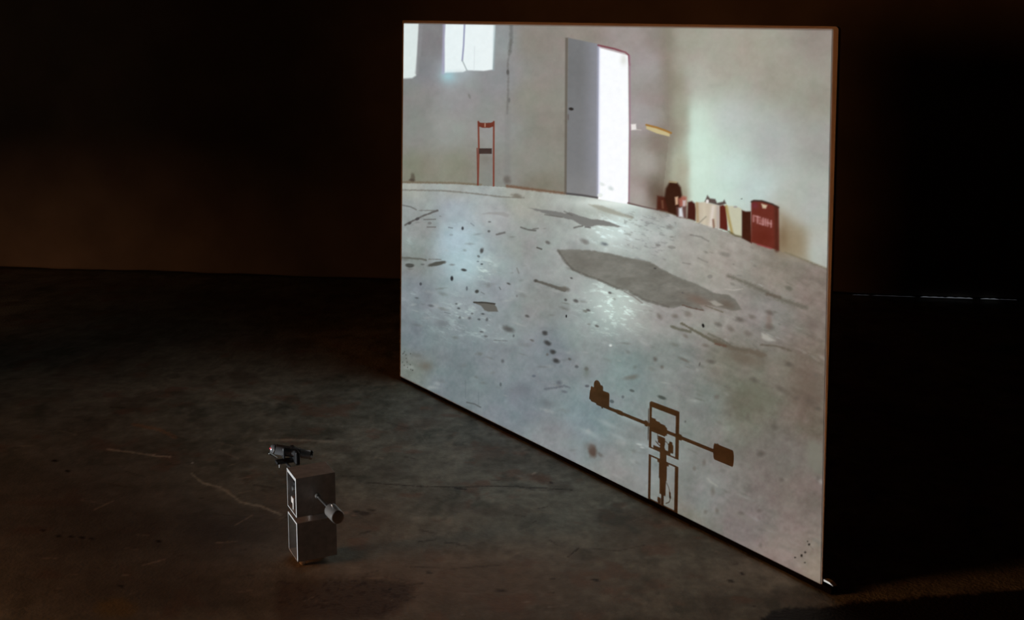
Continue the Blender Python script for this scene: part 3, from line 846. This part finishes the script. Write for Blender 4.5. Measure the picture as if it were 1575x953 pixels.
    for k in range(14):
        p.ell(r.uniform(619, 636), r.uniform(540, 574), .9, 1.0, (80, 80, 76), .7, 0, .5)
    p.ell(770, 591, 1.8, 3, (96, 102, 104), .8); p.line([(718, 618.5), (730, 621), (739, 626)], 1.8, (88, 90, 90), .8, 1.8); p.line([(716, 584), (716, 612)], 1.0, (106, 112, 116), .5, 1.6); p.line([(736, 604), (736, 622)], 1.0, (106, 112, 116), .5, 1.6)
    p.line([(838, 598), (855, 596), (868, 593), (876, 596)], 3.0, (100, 104, 112), .7, 3, rough=1.3); p.ell(860, 588, 4, 3, (98, 102, 110), .7, 0, .8, .4); p.ell(868, 602, 4, 1.8, (104, 108, 116), .7, 10, .7, .3)
    p.ell(821, 578, 3, 2, (98, 106, 118), .7); p.ell(887, 564, 3, 2, (96, 104, 110), .6); p.glow(902, 572, 5, 9, (112, 120, 112), .6); p.ell(903, 593, 3.4, 1.8, (96, 100, 106), .7)
    p.glow(842, 620, 14, 6, (108, 112, 116), .5, 15); p.glow(800, 600, 20, 10, (116, 116, 124), .4)
    p.ell(911.5, 694, 6, 9, (92, 72, 62), .9, -8, .6, .2); p.glow(908, 686, 8, 6, (112, 100, 94), .6); p.ell(923, 699, 5, 2.6, (112, 106, 102), .7, 35, .8, .3)
    p.ell(941, 617, 3.6, 2.6, (84, 94, 96), .85, 20); p.ell(958, 610, 2, 2.4, (96, 102, 104), .7); p.ell(972, 600.5, 4, 2, (88, 94, 92), .8, 20); p.ell(903, 594, 3, 1.4, (96, 98, 104), .7)
    p.ell(1018, 611, 7, 2.4, (80, 86, 80), .95, 20, .5, .2); p.ell(1054, 648, 1.6, 1.8, (96, 96, 92), .7)
    for q in ((952, 672, 16, 4), (935, 652, 20, 4), (992, 685, 14, 3), (968, 645, 16, 4), (905, 665, 18, 4)):
        p.glow(q[0], q[1], q[2], q[3], (152, 162, 162), .55, 25)
    p.ell(983, 683, 4, 1.4, (186, 192, 190), .6, 15, .8, .3); p.ell(988, 688, 3, 1.2, (180, 186, 184), .6, 15, .8, .3)
    # right part of the floor: ochre and rusty streaks
    st = (104, 98, 80)
    p.line([(1033, 502), (1045, 506), (1062, 510)], 4.2, (108, 106, 92), .85, 2.6, rough=.9)
    p.line([(1048, 497), (1066, 507), (1085, 518), (1105, 528), (1118, 532)], 3.4, (102, 98, 82), .85, 2.8, w1=5, rough=1.2)
    p.line([(1100, 524), (1130, 536), (1155, 540), (1175, 545)], 5.0, (106, 94, 80), .7, 5, w1=9, rough=2.0); p.line([(1090, 513), (1110, 522), (1132, 536), (1150, 539)], 2.4, (104, 102, 90), .7, 2.6, rough=.9)
    p.line([(1100, 528), (1116, 532)], 3.0, (108, 78, 64), .8, 2.4, rough=.8); p.glow(1150, 552, 34, 12, (112, 96, 82), .6, 14); p.glow(1098, 520, 18, 5, (112, 106, 92), .5, 26)
    for q in ((1014, 486, 3, 5, 104, -35), (1038, 486, 5, 3, 108, 15), (1058, 483, 5, 4, 112, 20), (1105, 499, 5, 3, 84, 22), (1138, 491.5, 6, 3.2, 88, 22), (1157, 487, 5, 3, 104, 20), (1124, 506, 6, 3.5, 104, 30), (1150, 513, 6, 4, 106, 25),
              (1184, 480.5, 6, 3.2, 86, 20), (1183, 503, 6, 4, 92, 15), (1008, 552, 2.8, 3.2, 84, 0), (1018, 564, 2.4, 2.6, 96, 0), (1052, 553, 9, 2, 96, 25), (1094, 556, 6, 3, 84, 10), (1076, 560, 1.2, 3.4, 66, 15),
              (1055, 517, 4, 2.4, 110, 30), (1085, 531, 5, 2.4, 108, 10), (1214, 560, 5, 3, 86, 15), (1160, 584, 6, 3.4, 84, 20), (1200, 597, 9, 3, 92, 35), (1191.5, 656.5, 5, 4, 90, 10), (1170, 697.5, 5.4, 4, 84, 20),
              (1225, 612, 4, 3, 92, 0), (1258, 628, 5, 3, 84, 30), (1246, 616, 9, 6, 92, 25), (1102, 610, 4, 3, 104, 0), (1083, 711, 2.6, 4, 104, 0), (1068, 720, 2, 3, 108, 0), (1140, 789, 5, 2.6, 92, 15), (1168, 785, 4, 2.6, 100, 0),
              (1103, 785, 2.4, 4, 104, 0), (1085, 787, 2.4, 3, 108, 0), (1202, 737, 3, 3, 96, 0), (1258, 735, 3, 4, 92, 0), (1170, 838, 2.6, 4, 108, 0), (1096, 755, 3, 6, 106, 0), (972, 580, 10, 3, 108, -10), (1150, 640, 3, 6, 100, 0)):
        c = q[4]
        p.ell(q[0], q[1], q[2], q[3], (c * 1.06, c * .98, c * .9), .6, q[5], .9, .3)
    p.line([(1120, 424), (1150, 436), (1180, 450), (1205, 462), (1240, 473)], 5.0, (108, 104, 92), .7, 5, w1=7, rough=1.8); p.ell(1213, 443, 6, 3, (106, 104, 92), .7, 25, .7, .3); p.line([(1180, 452), (1200, 457)], 4, (104, 92, 80), .6, 4, rough=1)
    p.glow(1250, 500, 14, 10, (108, 96, 88), .5); p.glow(1240, 600, 26, 34, (108, 90, 78), .5, -20); p.glow(1160, 610, 34, 30, (108, 106, 90), .45); p.glow(1183, 492, 5, 12, (132, 108, 98), .5)
    p.poly([(1171, 511), (1180, 514), (1192, 524), (1182, 525), (1172, 520)], (166, 164, 156), .8, 4, 1.0); p.poly([(1090, 463), (1100, 462), (1112, 469), (1102, 471)], (160, 157, 148), .7, 3, .8)
    p.line([(1115, 444), (1128, 446), (1142, 444)], 1.6, (172, 168, 160), .6, 2, rough=.7); p.line([(1170, 530), (1195, 532), (1216, 539)], 2.6, (100, 92, 78), .7, 3, rough=1)
    p.poly([(1243, 676), (1252, 678), (1266, 684), (1266, 730), (1252, 728), (1244, 715), (1241, 700)], (134, 134, 121), .7, 12, 2.5)
    p.line([(1088, 735), (1095, 742), (1103, 747)], 3, (150, 150, 142), .6, 3, rough=.9); p.line([(1175, 810), (1195, 820), (1215, 824)], 5, (138, 128, 120), .5, 5, rough=1.2); p.glow(1145, 796, 22, 5, (138, 132, 124), .5, 25)
    p.line([(1062, 361), (1078, 364), (1090, 371)], 2, (126, 124, 118), .7, 2.2, rough=.7); p.line([(1050, 404), (1062, 406)], 1.6, (130, 128, 122), .6, 2, rough=.5); p.line([(1074, 397), (1088, 403)], 2, (128, 126, 118), .6, 2.4, rough=.7); p.ell(1092, 425, 4, 3, (130, 128, 122), .6)
    p.ell(1115, 391, 8, 3, (128, 126, 118), .6, 12, .7, .3); p.ell(1030, 349, 6, 2.6, (138, 138, 134), .7, 10, .7, .3); p.ell(1033, 380, 6, 2.4, (138, 136, 130), .6, 10); p.ell(1012, 377, 4, 1.6, (130, 128, 122), .6, 10)
    i = p.win(960, 325, 1040, 400)
    p.mix(i, .35 * sstep(.15, .6, fbm((px[i] + py[i] * .3) / 9, (py[i] - px[i] * .32) / 3.2, 3)) * gr[i], (124, 126, 124))
    # marks on the board itself: screw holes and chips
    p.sf = 1.0; p.k = 1.0
    for q in ((1244.5, 837, 1.6, 1.7), (1238.5, 849, 1.5, 1.6), (1233, 854, 1.5, 2.2), (1223, 857, 1.2, 1.2), (1238, 865, 1.4, 1.0), (1242, 832, 1.0, 1.0)):
        p.ell(q[0], q[1], q[2], q[3], (24, 18, 14), .95, 0, .5)
    p.line([(1244, 837), (1251, 845)], 1.0, (96, 86, 78), .6, 1.4)
    return p


def build_screen():
    root = bpy.data.objects.new('projection_screen', None)
    COL.objects.link(root)
    base = (SC_LEFT + SC_RIGHT) / 2
    root.location = (base[0], base[1], 0.0)
    root.rotation_euler = (0, 0, -SC_YAW)
    tag(root, 'large freestanding white board showing a projected bare room with open door and red case', 'projection screen')
    inv = lambda P: np.stack([(P - base) @ SC_U, -((P - base) @ SC_N), P[..., 2]], -1)   # local x along board, y backwards, z up
    # picture area: a fine grid whose vertices carry the projected picture
    nu, nv = 620, 640
    U, V = np.meshgrid(np.linspace(0, 1, nu), np.linspace(0, 1, nv))
    W3 = SC_LEFT + U.ravel()[:, None] * SC_U * SC_W + V.ravel()[:, None] * np.array([0, 0, SC_H])
    px, py = project(W3)
    pic = paint_picture(px, py)
    P = inv(W3)
    me = grid_mesh('picture', P, nu, nv, pic.linear(), 'picture')
    mat = attr_material('white_board_with_picture', 'picture', .9, .0, 40, .015)
    pic_o = link('picture', me, mat, root)
    pic_o['label'] = 'projected video of a bare white room with worn floor and open door'
    # the board behind it, a little larger than the picture, upper near corner rounded
    bmat = material('bare_board', (0.36, 0.30, 0.25), .8, 0, (6, .12), 0, .2)
    emat = material('dark_board_edge', (0.10, 0.065, 0.045), .85, 0, (30, .3), 0, .2)
    out = [(614.2, 578.2), (618.6, 31.2), (1283.5, 40.6), (1286.3, 41.2), (1288.2, 42.6), (1289.2, 45.2), (1264.0, 898.2)]
    ring = [inv(on_screen(*q)) for q in out]
    bm = bmesh.new()
    T = .009
    fr = [bm.verts.new((c[0], .0012, c[2])) for c in ring]
    bk = [bm.verts.new((c[0], .0012 + T, c[2])) for c in ring]
    f0 = bm.faces.new(fr)
    bm.faces.new(bk[::-1])
    side = []
    for k in range(len(ring)):
        side.append(bm.faces.new((fr[k], bk[k], bk[(k + 1) % len(ring)], fr[(k + 1) % len(ring)])))
    for f in side:
        f.material_index = 1
    me = bpy.data.meshes.new('board')
    bmesh.ops.recalc_face_normals(bm, faces=bm.faces[:])
    bm.to_mesh(me); bm.free()
    me.materials.append(bmat); me.materials.append(emat)
    link('board', me, None, root)
    # frame battens and feet that carry the board from behind
    wood = material('dark_batten', (0.05, 0.04, 0.033), .8, 0, (20, .3))
    pale = material('pale_foot', (0.62, 0.60, 0.57), .7, 0, (60, .1))
    bm = bmesh.new()
    add_box(bm, (.018, .016, .0112), (SC_W + .04, .026, .0180), .0005)  # black strip standing in for the shade below the board
    from_bm('shade_strip', bm, material('shade_strip_black', (0.006, 0.005, 0.005), .9, 0, (30, .3), 0, .1), root)
    for x in (-SC_W / 2 + .3, -.25, .45):
        bm = bmesh.new()
        add_box(bm, (x, .0342, .80), (.044, .044, 1.50), .002)
        from_bm('batten', bm, wood, root)
        bm = bmesh.new()
        add_box(bm, (x, .272, .012), (.06, .48, .024), .002)
        from_bm('foot_rail', bm, wood, root)
        bm = bmesh.new()
        L = math.hypot(.42, .9)
        add_box(bm, (x, .265, .474), (.03, .03, L), .002, None)
        ob = from_bm('brace', bm, wood, root)
        for v in ob.data.vertices:      # lean it from the foot to the batten
            z = v.co.z - .474
            a = math.atan2(.42, .9)
            y = v.co.y - .265
            v.co.y = .265 + y * math.cos(a) - z * math.sin(a)
            v.co.z = .474 + y * math.sin(a) + z * math.cos(a)
    # pale end of the ledge that sticks out beyond the near edge
    x0 = SC_W / 2 + .0075
    bm = bmesh.new()
    pts = [(x0, .0365), (x0 + .022, .0355), (x0 + .036, .0290), (x0 + .026, .0300), (x0, .0305)]
    fr = [bm.verts.new((a, .004, b)) for a, b in pts]
    bk = [bm.verts.new((a, .020, b)) for a, b in pts]
    bm.faces.new(fr); bm.faces.new(bk[::-1])
    for k in range(len(pts)):
        j = (k + 1) % len(pts)
        bm.faces.new((fr[k], bk[k], bk[j], fr[j]))
    o = from_bm('ledge_tip', bm, pale, root)
    o['label'] = 'pale tip beside the near lower corner'
    return root


SCREEN = build_screen()


# ================================================================== ROBOT
def build_robot():
    steel = material('brushed_dark_steel', (0.44, 0.43, 0.425), .45, .4, (55, .16), .04)
    bright = material('bright_steel', (0.62, 0.61, 0.60), .25, 1.0, (80, .08))
    weight = material('turned_steel', (0.42, 0.39, 0.37), .34, .9, (60, .1))
    black = material('black_plastic', (0.012, 0.012, 0.013), .35, 0, (40, .2))
    gloss = material('glossy_black_tube', (0.13, 0.13, 0.137), .26, .4, (30, .2), 0, 1.0)
    glass = material('smoked_glass_tube', (0.42, 0.42, 0.43), .2, .5, (30, .2), 0, .9)
    motor = material('motor_can', (0.20, 0.19, 0.18), .35, .8, (50, .15))
    brass = material('brass_gear', (0.5, 0.42, 0.3), .35, .8, (50, .15))
    pale = material('pale_connector', (0.32, 0.285, 0.265), .5, 0, (50, .12))
    wire = material('thin_wire', (0.05, 0.045, 0.045), .5, 0, (50, .2))
    nickel = material('satin_nickel', (0.78, 0.77, 0.75), .32, .5, (80, .08))
    led = material('red_indicator', (0.5, 0.02, 0.04), .3, 0, emit=((1.0, .06, .12), .35))

    X, Y, YAW, TILT = -.5738, 3.8000, .4190, -.0343
    L, WD, HB, GAP, ZB = .1196, .1036, .1158, .0167, .0203
    root = bpy.data.objects.new('wheeled_camera_robot', None)
    COL.objects.link(root)
    root.matrix_world = Matrix.Translation((X, Y, 0)) @ Matrix.Rotation(YAW, 4, 'Z') @ Matrix.Rotation(TILT, 4, 'Y')
    tag(root, 'small robot of two stacked open steel boxes with camera arm and round counterweight', 'robot')

    def box_tube(name, z0, th=.0038):
        """square tube section open at both ends along x"""
        o = []
        hx, hy = L / 2, WD / 2
        outer = [(-hy, 0), (hy, 0), (hy, HB), (-hy, HB)]
        inner = [(-hy + th, th), (hy - th, th), (hy - th, HB - th), (-hy + th, HB - th)]
        bm = bmesh.new()
        rr = []
        for x in (-hx, hx):
            rr.append(([bm.verts.new((x, a, z0 + b)) for a, b in outer], [bm.verts.new((x, a, z0 + b)) for a, b in inner]))
        for k in range(4):
            j = (k + 1) % 4
            bm.faces.new((rr[0][0][k], rr[0][0][j], rr[1][0][j], rr[1][0][k]))
            bm.faces.new((rr[0][1][k], rr[1][1][k], rr[1][1][j], rr[0][1][j]))
            for e in (0, 1):
                bm.faces.new((rr[e][0][k], rr[e][0][j], rr[e][1][j], rr[e][1][k]))
        bmesh.ops.recalc_face_normals(bm, faces=bm.faces[:])
        es = [e for e in bm.edges if abs(e.verts[0].co.y) > hy - 1e-5 and abs(e.verts[1].co.y) > hy - 1e-5]
        bmesh.ops.bevel(bm, geom=es, offset=.0012, segments=2, affect='EDGES', profile=.5)
        return from_bm(name, bm, steel, root)

    zl = ZB
    zu = ZB + HB + GAP
    box_tube('lower_box', zl)
    box_tube('upper_box', zu)
    zr = zu + HB * .5 - .001          # height of the arm
    K = -.048                         # the arm is turned slightly on the box
    ax = lambda y, dz=0.0, dx=0.0: (K * y + dx, y, zr + dz)

    bm = bmesh.new()
    add_box(bm, (0, 0, zu + HB - .0075), (L - .002, WD - .0092, .0059), .0004)
    from_bm('roof_liner', bm, steel, root)
    # vertical pivot between the boxes
    rod('pivot_shaft', (0, 0, zl + HB - .03), (0, 0, zu + .022), .0048, bright, root)
    rod('pivot_collar', (0, 0, zl + HB), (0, 0, zu), .0125, motor, root)
    rod('pivot_nut', (0, 0, zu + .004), (0, 0, zu + .014), .0085, bright, root, seg=6)

    # arm with camera at the rear end and weight at the front end
    rod('arm_rod', ax(-.20), ax(-.0), .0044, bright, root)
    rod('arm_rod', ax(.048), ax(.272), .0044, bright, root)
    rod('arm_collar', ax(-.066), ax(-.0525), .0075, motor, root)
    rod('arm_collar', ax(.061), ax(.072), .0075, motor, root)
    rod('arm_sleeve', ax(.160), ax(.185), .0060, motor, root)
    rod('index_disc', (-.003, .0565, zr), (-.0030 + .06 * .0024, .0589, zr), .0405, motor, root, .0005, 48)
    bm = bmesh.new()
    a, b = Vector(ax(-.240)), Vector(ax(-.178))
    ln = (b - a).length
    add_lathe(bm, a, b, [(0, .0160), (.0006, .0178), (.002, .0192), (ln - .002, .0192), (ln - .0006, .0182), (ln, .0165)], 40)
    cw = from_bm('counterweight', bm, weight, root, True)
    rod('set_screw', ax(-.19, 0.0186), ax(-.19, .0212), .0028, bright, cw, .0004, 12)

    # motor of the arm inside the upper box
    rod('arm_motor', ax(-.006), ax(.047), .0142, motor, root)
    bm = bmesh.new()
    add_box(bm, (0, .0385, zr + .0125), (.014, .018, .016), .001)
    from_bm('gearbox', bm, black, root)
    rod('motor_tail', ax(-.012), ax(-.006), .0105, black, root)
    # fittings on the floor of the upper box
    bm = bmesh.new()
    add_box(bm, (-.006, .006, zu + .0075), (.042, .062, .007), .0008)
    from_bm('mount_plate', bm, black, root)
    bm = bmesh.new()
    add_box(bm, (-.010, -.0265, zu + .020), (.022, .018, .022), .003)
    add_box(bm, (-.010, -.0265, zu + .033), (.014, .011, .007), .001)
    from_bm('pale_terminal', bm, pale, root)
    bm = bmesh.new()
    add_box(bm, (-.048, .010, zu + .030), (.016, .026, .018), .0015)
    add_box(bm, (-.048, .010, zu + .012), (.012, .010, .018), .001)
    from_bm('pale_plug', bm, pale, root)
    bm = bmesh.new()
    add_lathe(bm, (-.052, .026, zr + .002), (-.042, .026, zr + .002), [(0, .006), (.001, .0085), (.009, .0085), (.010, .007)], 20)
    from_bm('sensor_ring', bm, bright, root, True)
    bm = bmesh.new()
    add_box(bm, (-.032, .032, zr + .002), (.022, .032, .028), .002)
    from_bm('sensor_block', bm, black, root)
    w = tube('wire', [ax(.020, -.010), (-.006, .023, zr - .024), (-.006, .014, zr - .030), (-.008, .004, zr - .026), (-.01, -.012, zr - .026), (-.01, -.024, zr - .036), (-.010, -.030, zu + .03)], .0011, wire, root)
    rod('wire_sleeve', (-.006, .016, zr - .030), (-.008, .003, zr - .027), .0026, black, w)
    tube('wire', [(-.012, .030, zr - .034), (-.012, .018, zr - .040), (-.010, .006, zr - .044), (-.004, .004, zu + .012)], .0016, wire, root)

    # upright motor inside the lower box
    zt = zl + HB - .004
    rod('pivot_flange', (0, 0, zt - .006), (0, 0, zt), .0215, motor, root)
    rod('pivot_gear', (0, 0, zt - .044), (0, 0, zt - .006), .0148, brass, root)
    rod('pivot_motor', (0, 0, zt - .082), (0, 0, zt - .044), .0116, motor, root)
    rod('motor_tail', (0, 0, zt - .090), (0, 0, zt - .082), .005, black, root)
    bm = bmesh.new()
    add_box(bm, (0, .012, zl + .013), (.018, .012, .014), .003)
    add_box(bm, (0, .0, zl + .013), (.012, .010, .018), .001)
    from_bm('terminal_block', bm, pale, root)
    w = tube('wire', [(0, -.010, zt - .046), (0, -.022, zt - .056), (0, -.028, zt - .074), (0, -.026, zt - .090), (0, -.012, zl + .012)], .0011, wire, root)
    rod('wire_sleeve', (0, -.0265, zt - .066), (0, -.0285, zt - .082), .0032, black, w)

    # ball casters under the lower box
    for (cx, cy) in ((-.040, -.030), (-.040, .034), (.034, .0)):
        zf = TILT * cx                      # local height of the real floor under the tilted box
        R_ = .0085
        bm = bmesh.new()
        add_lathe(bm, (cx, cy, zf + R_ * .9), (cx, cy, zl), [(0, .0075), (.001, .0105), (zl - zf - R_ * .9, .0125)], 24)
        c = from_bm('ball_caster', bm, nickel, root, True)
        bm = bmesh.new()
        bmesh.ops.create_uvsphere(bm, u_segments=20, v_segments=12, radius=R_)
        bmesh.ops.translate(bm, vec=(cx, cy, zf + R_), verts=bm.verts)
        from_bm('ball', bm, nickel, c, True)

    # ---- camera at the end of the arm
    zo = ZB - .0203
    A = Vector((-.056, .270, .2583))
    B = Vector((.070, .247, .2240))
    d = (B - A).normalized()
    tot = (B - A).length
    bm = bmesh.new()
    add_lathe(bm, A, B, [(0, .0095), (.003, .0125), (.010, .0138), (.014, .0155), (tot - .040, .0160)], 32)
    camo = from_bm('camera_body', bm, gloss, root, True)
    bm = bmesh.new()
    add_lathe(bm, B - d * .041, B, [(0, .0130), (.002, .0138), (.036, .0138), (.041, .0125)], 32)
    from_bm('lens_tube', bm, glass, camo, True)
    bm = bmesh.new()
    add_lathe(bm, B - d * .008, B + d * .001, [(0, .0140), (.001, .0146), (.008, .0146), (.009, .0128)], 32)
    from_bm('lens_ring', bm, bright, camo, True)
    bm = bmesh.new()
    add_lathe(bm, A + d * .009, A + d * .016, [(0, .0146), (.001, .0153), (.006, .0153), (.007, .0146)], 32)
    from_bm('end_ring', bm, bright, camo, True)
    bm = bmesh.new()
    bmesh.ops.create_uvsphere(bm, u_segments=14, v_segments=8, radius=.0026)
    bmesh.ops.translate(bm, vec=A - d * .0008, verts=bm.verts)
    from_bm('indicator_light', bm, led, camo, True)
    # clamps around the body, standing on a bracket at the end of the arm
    for x, y, z, sx, sy, sz in ((-.0195, .262, .2440, .007, .038, .036), (.0170, .257, .2300, .014, .082, .041)):
        bm = bmesh.new()
        add_box(bm, (x, y, z), (sx, sy, sz), .004)
        from_bm('clamp', bm, black, camo)
    bm = bmesh.new()
    add_box(bm, (-.012, .258, zr + .006), (.062, .030, .008), .0015)
    from_bm('camera_bracket', bm, black, camo)
    rod('clamp_screw', (-.034, .246, zr - .008), (-.034, .246, zr + .004), .0036, bright, camo, .0005, 12)
    rod('bracket_strut', (-.030, .300, zr + .004), (-.056, .296, zr + .026), .0030, bright, camo)
    return root


ROBOT = build_robot()
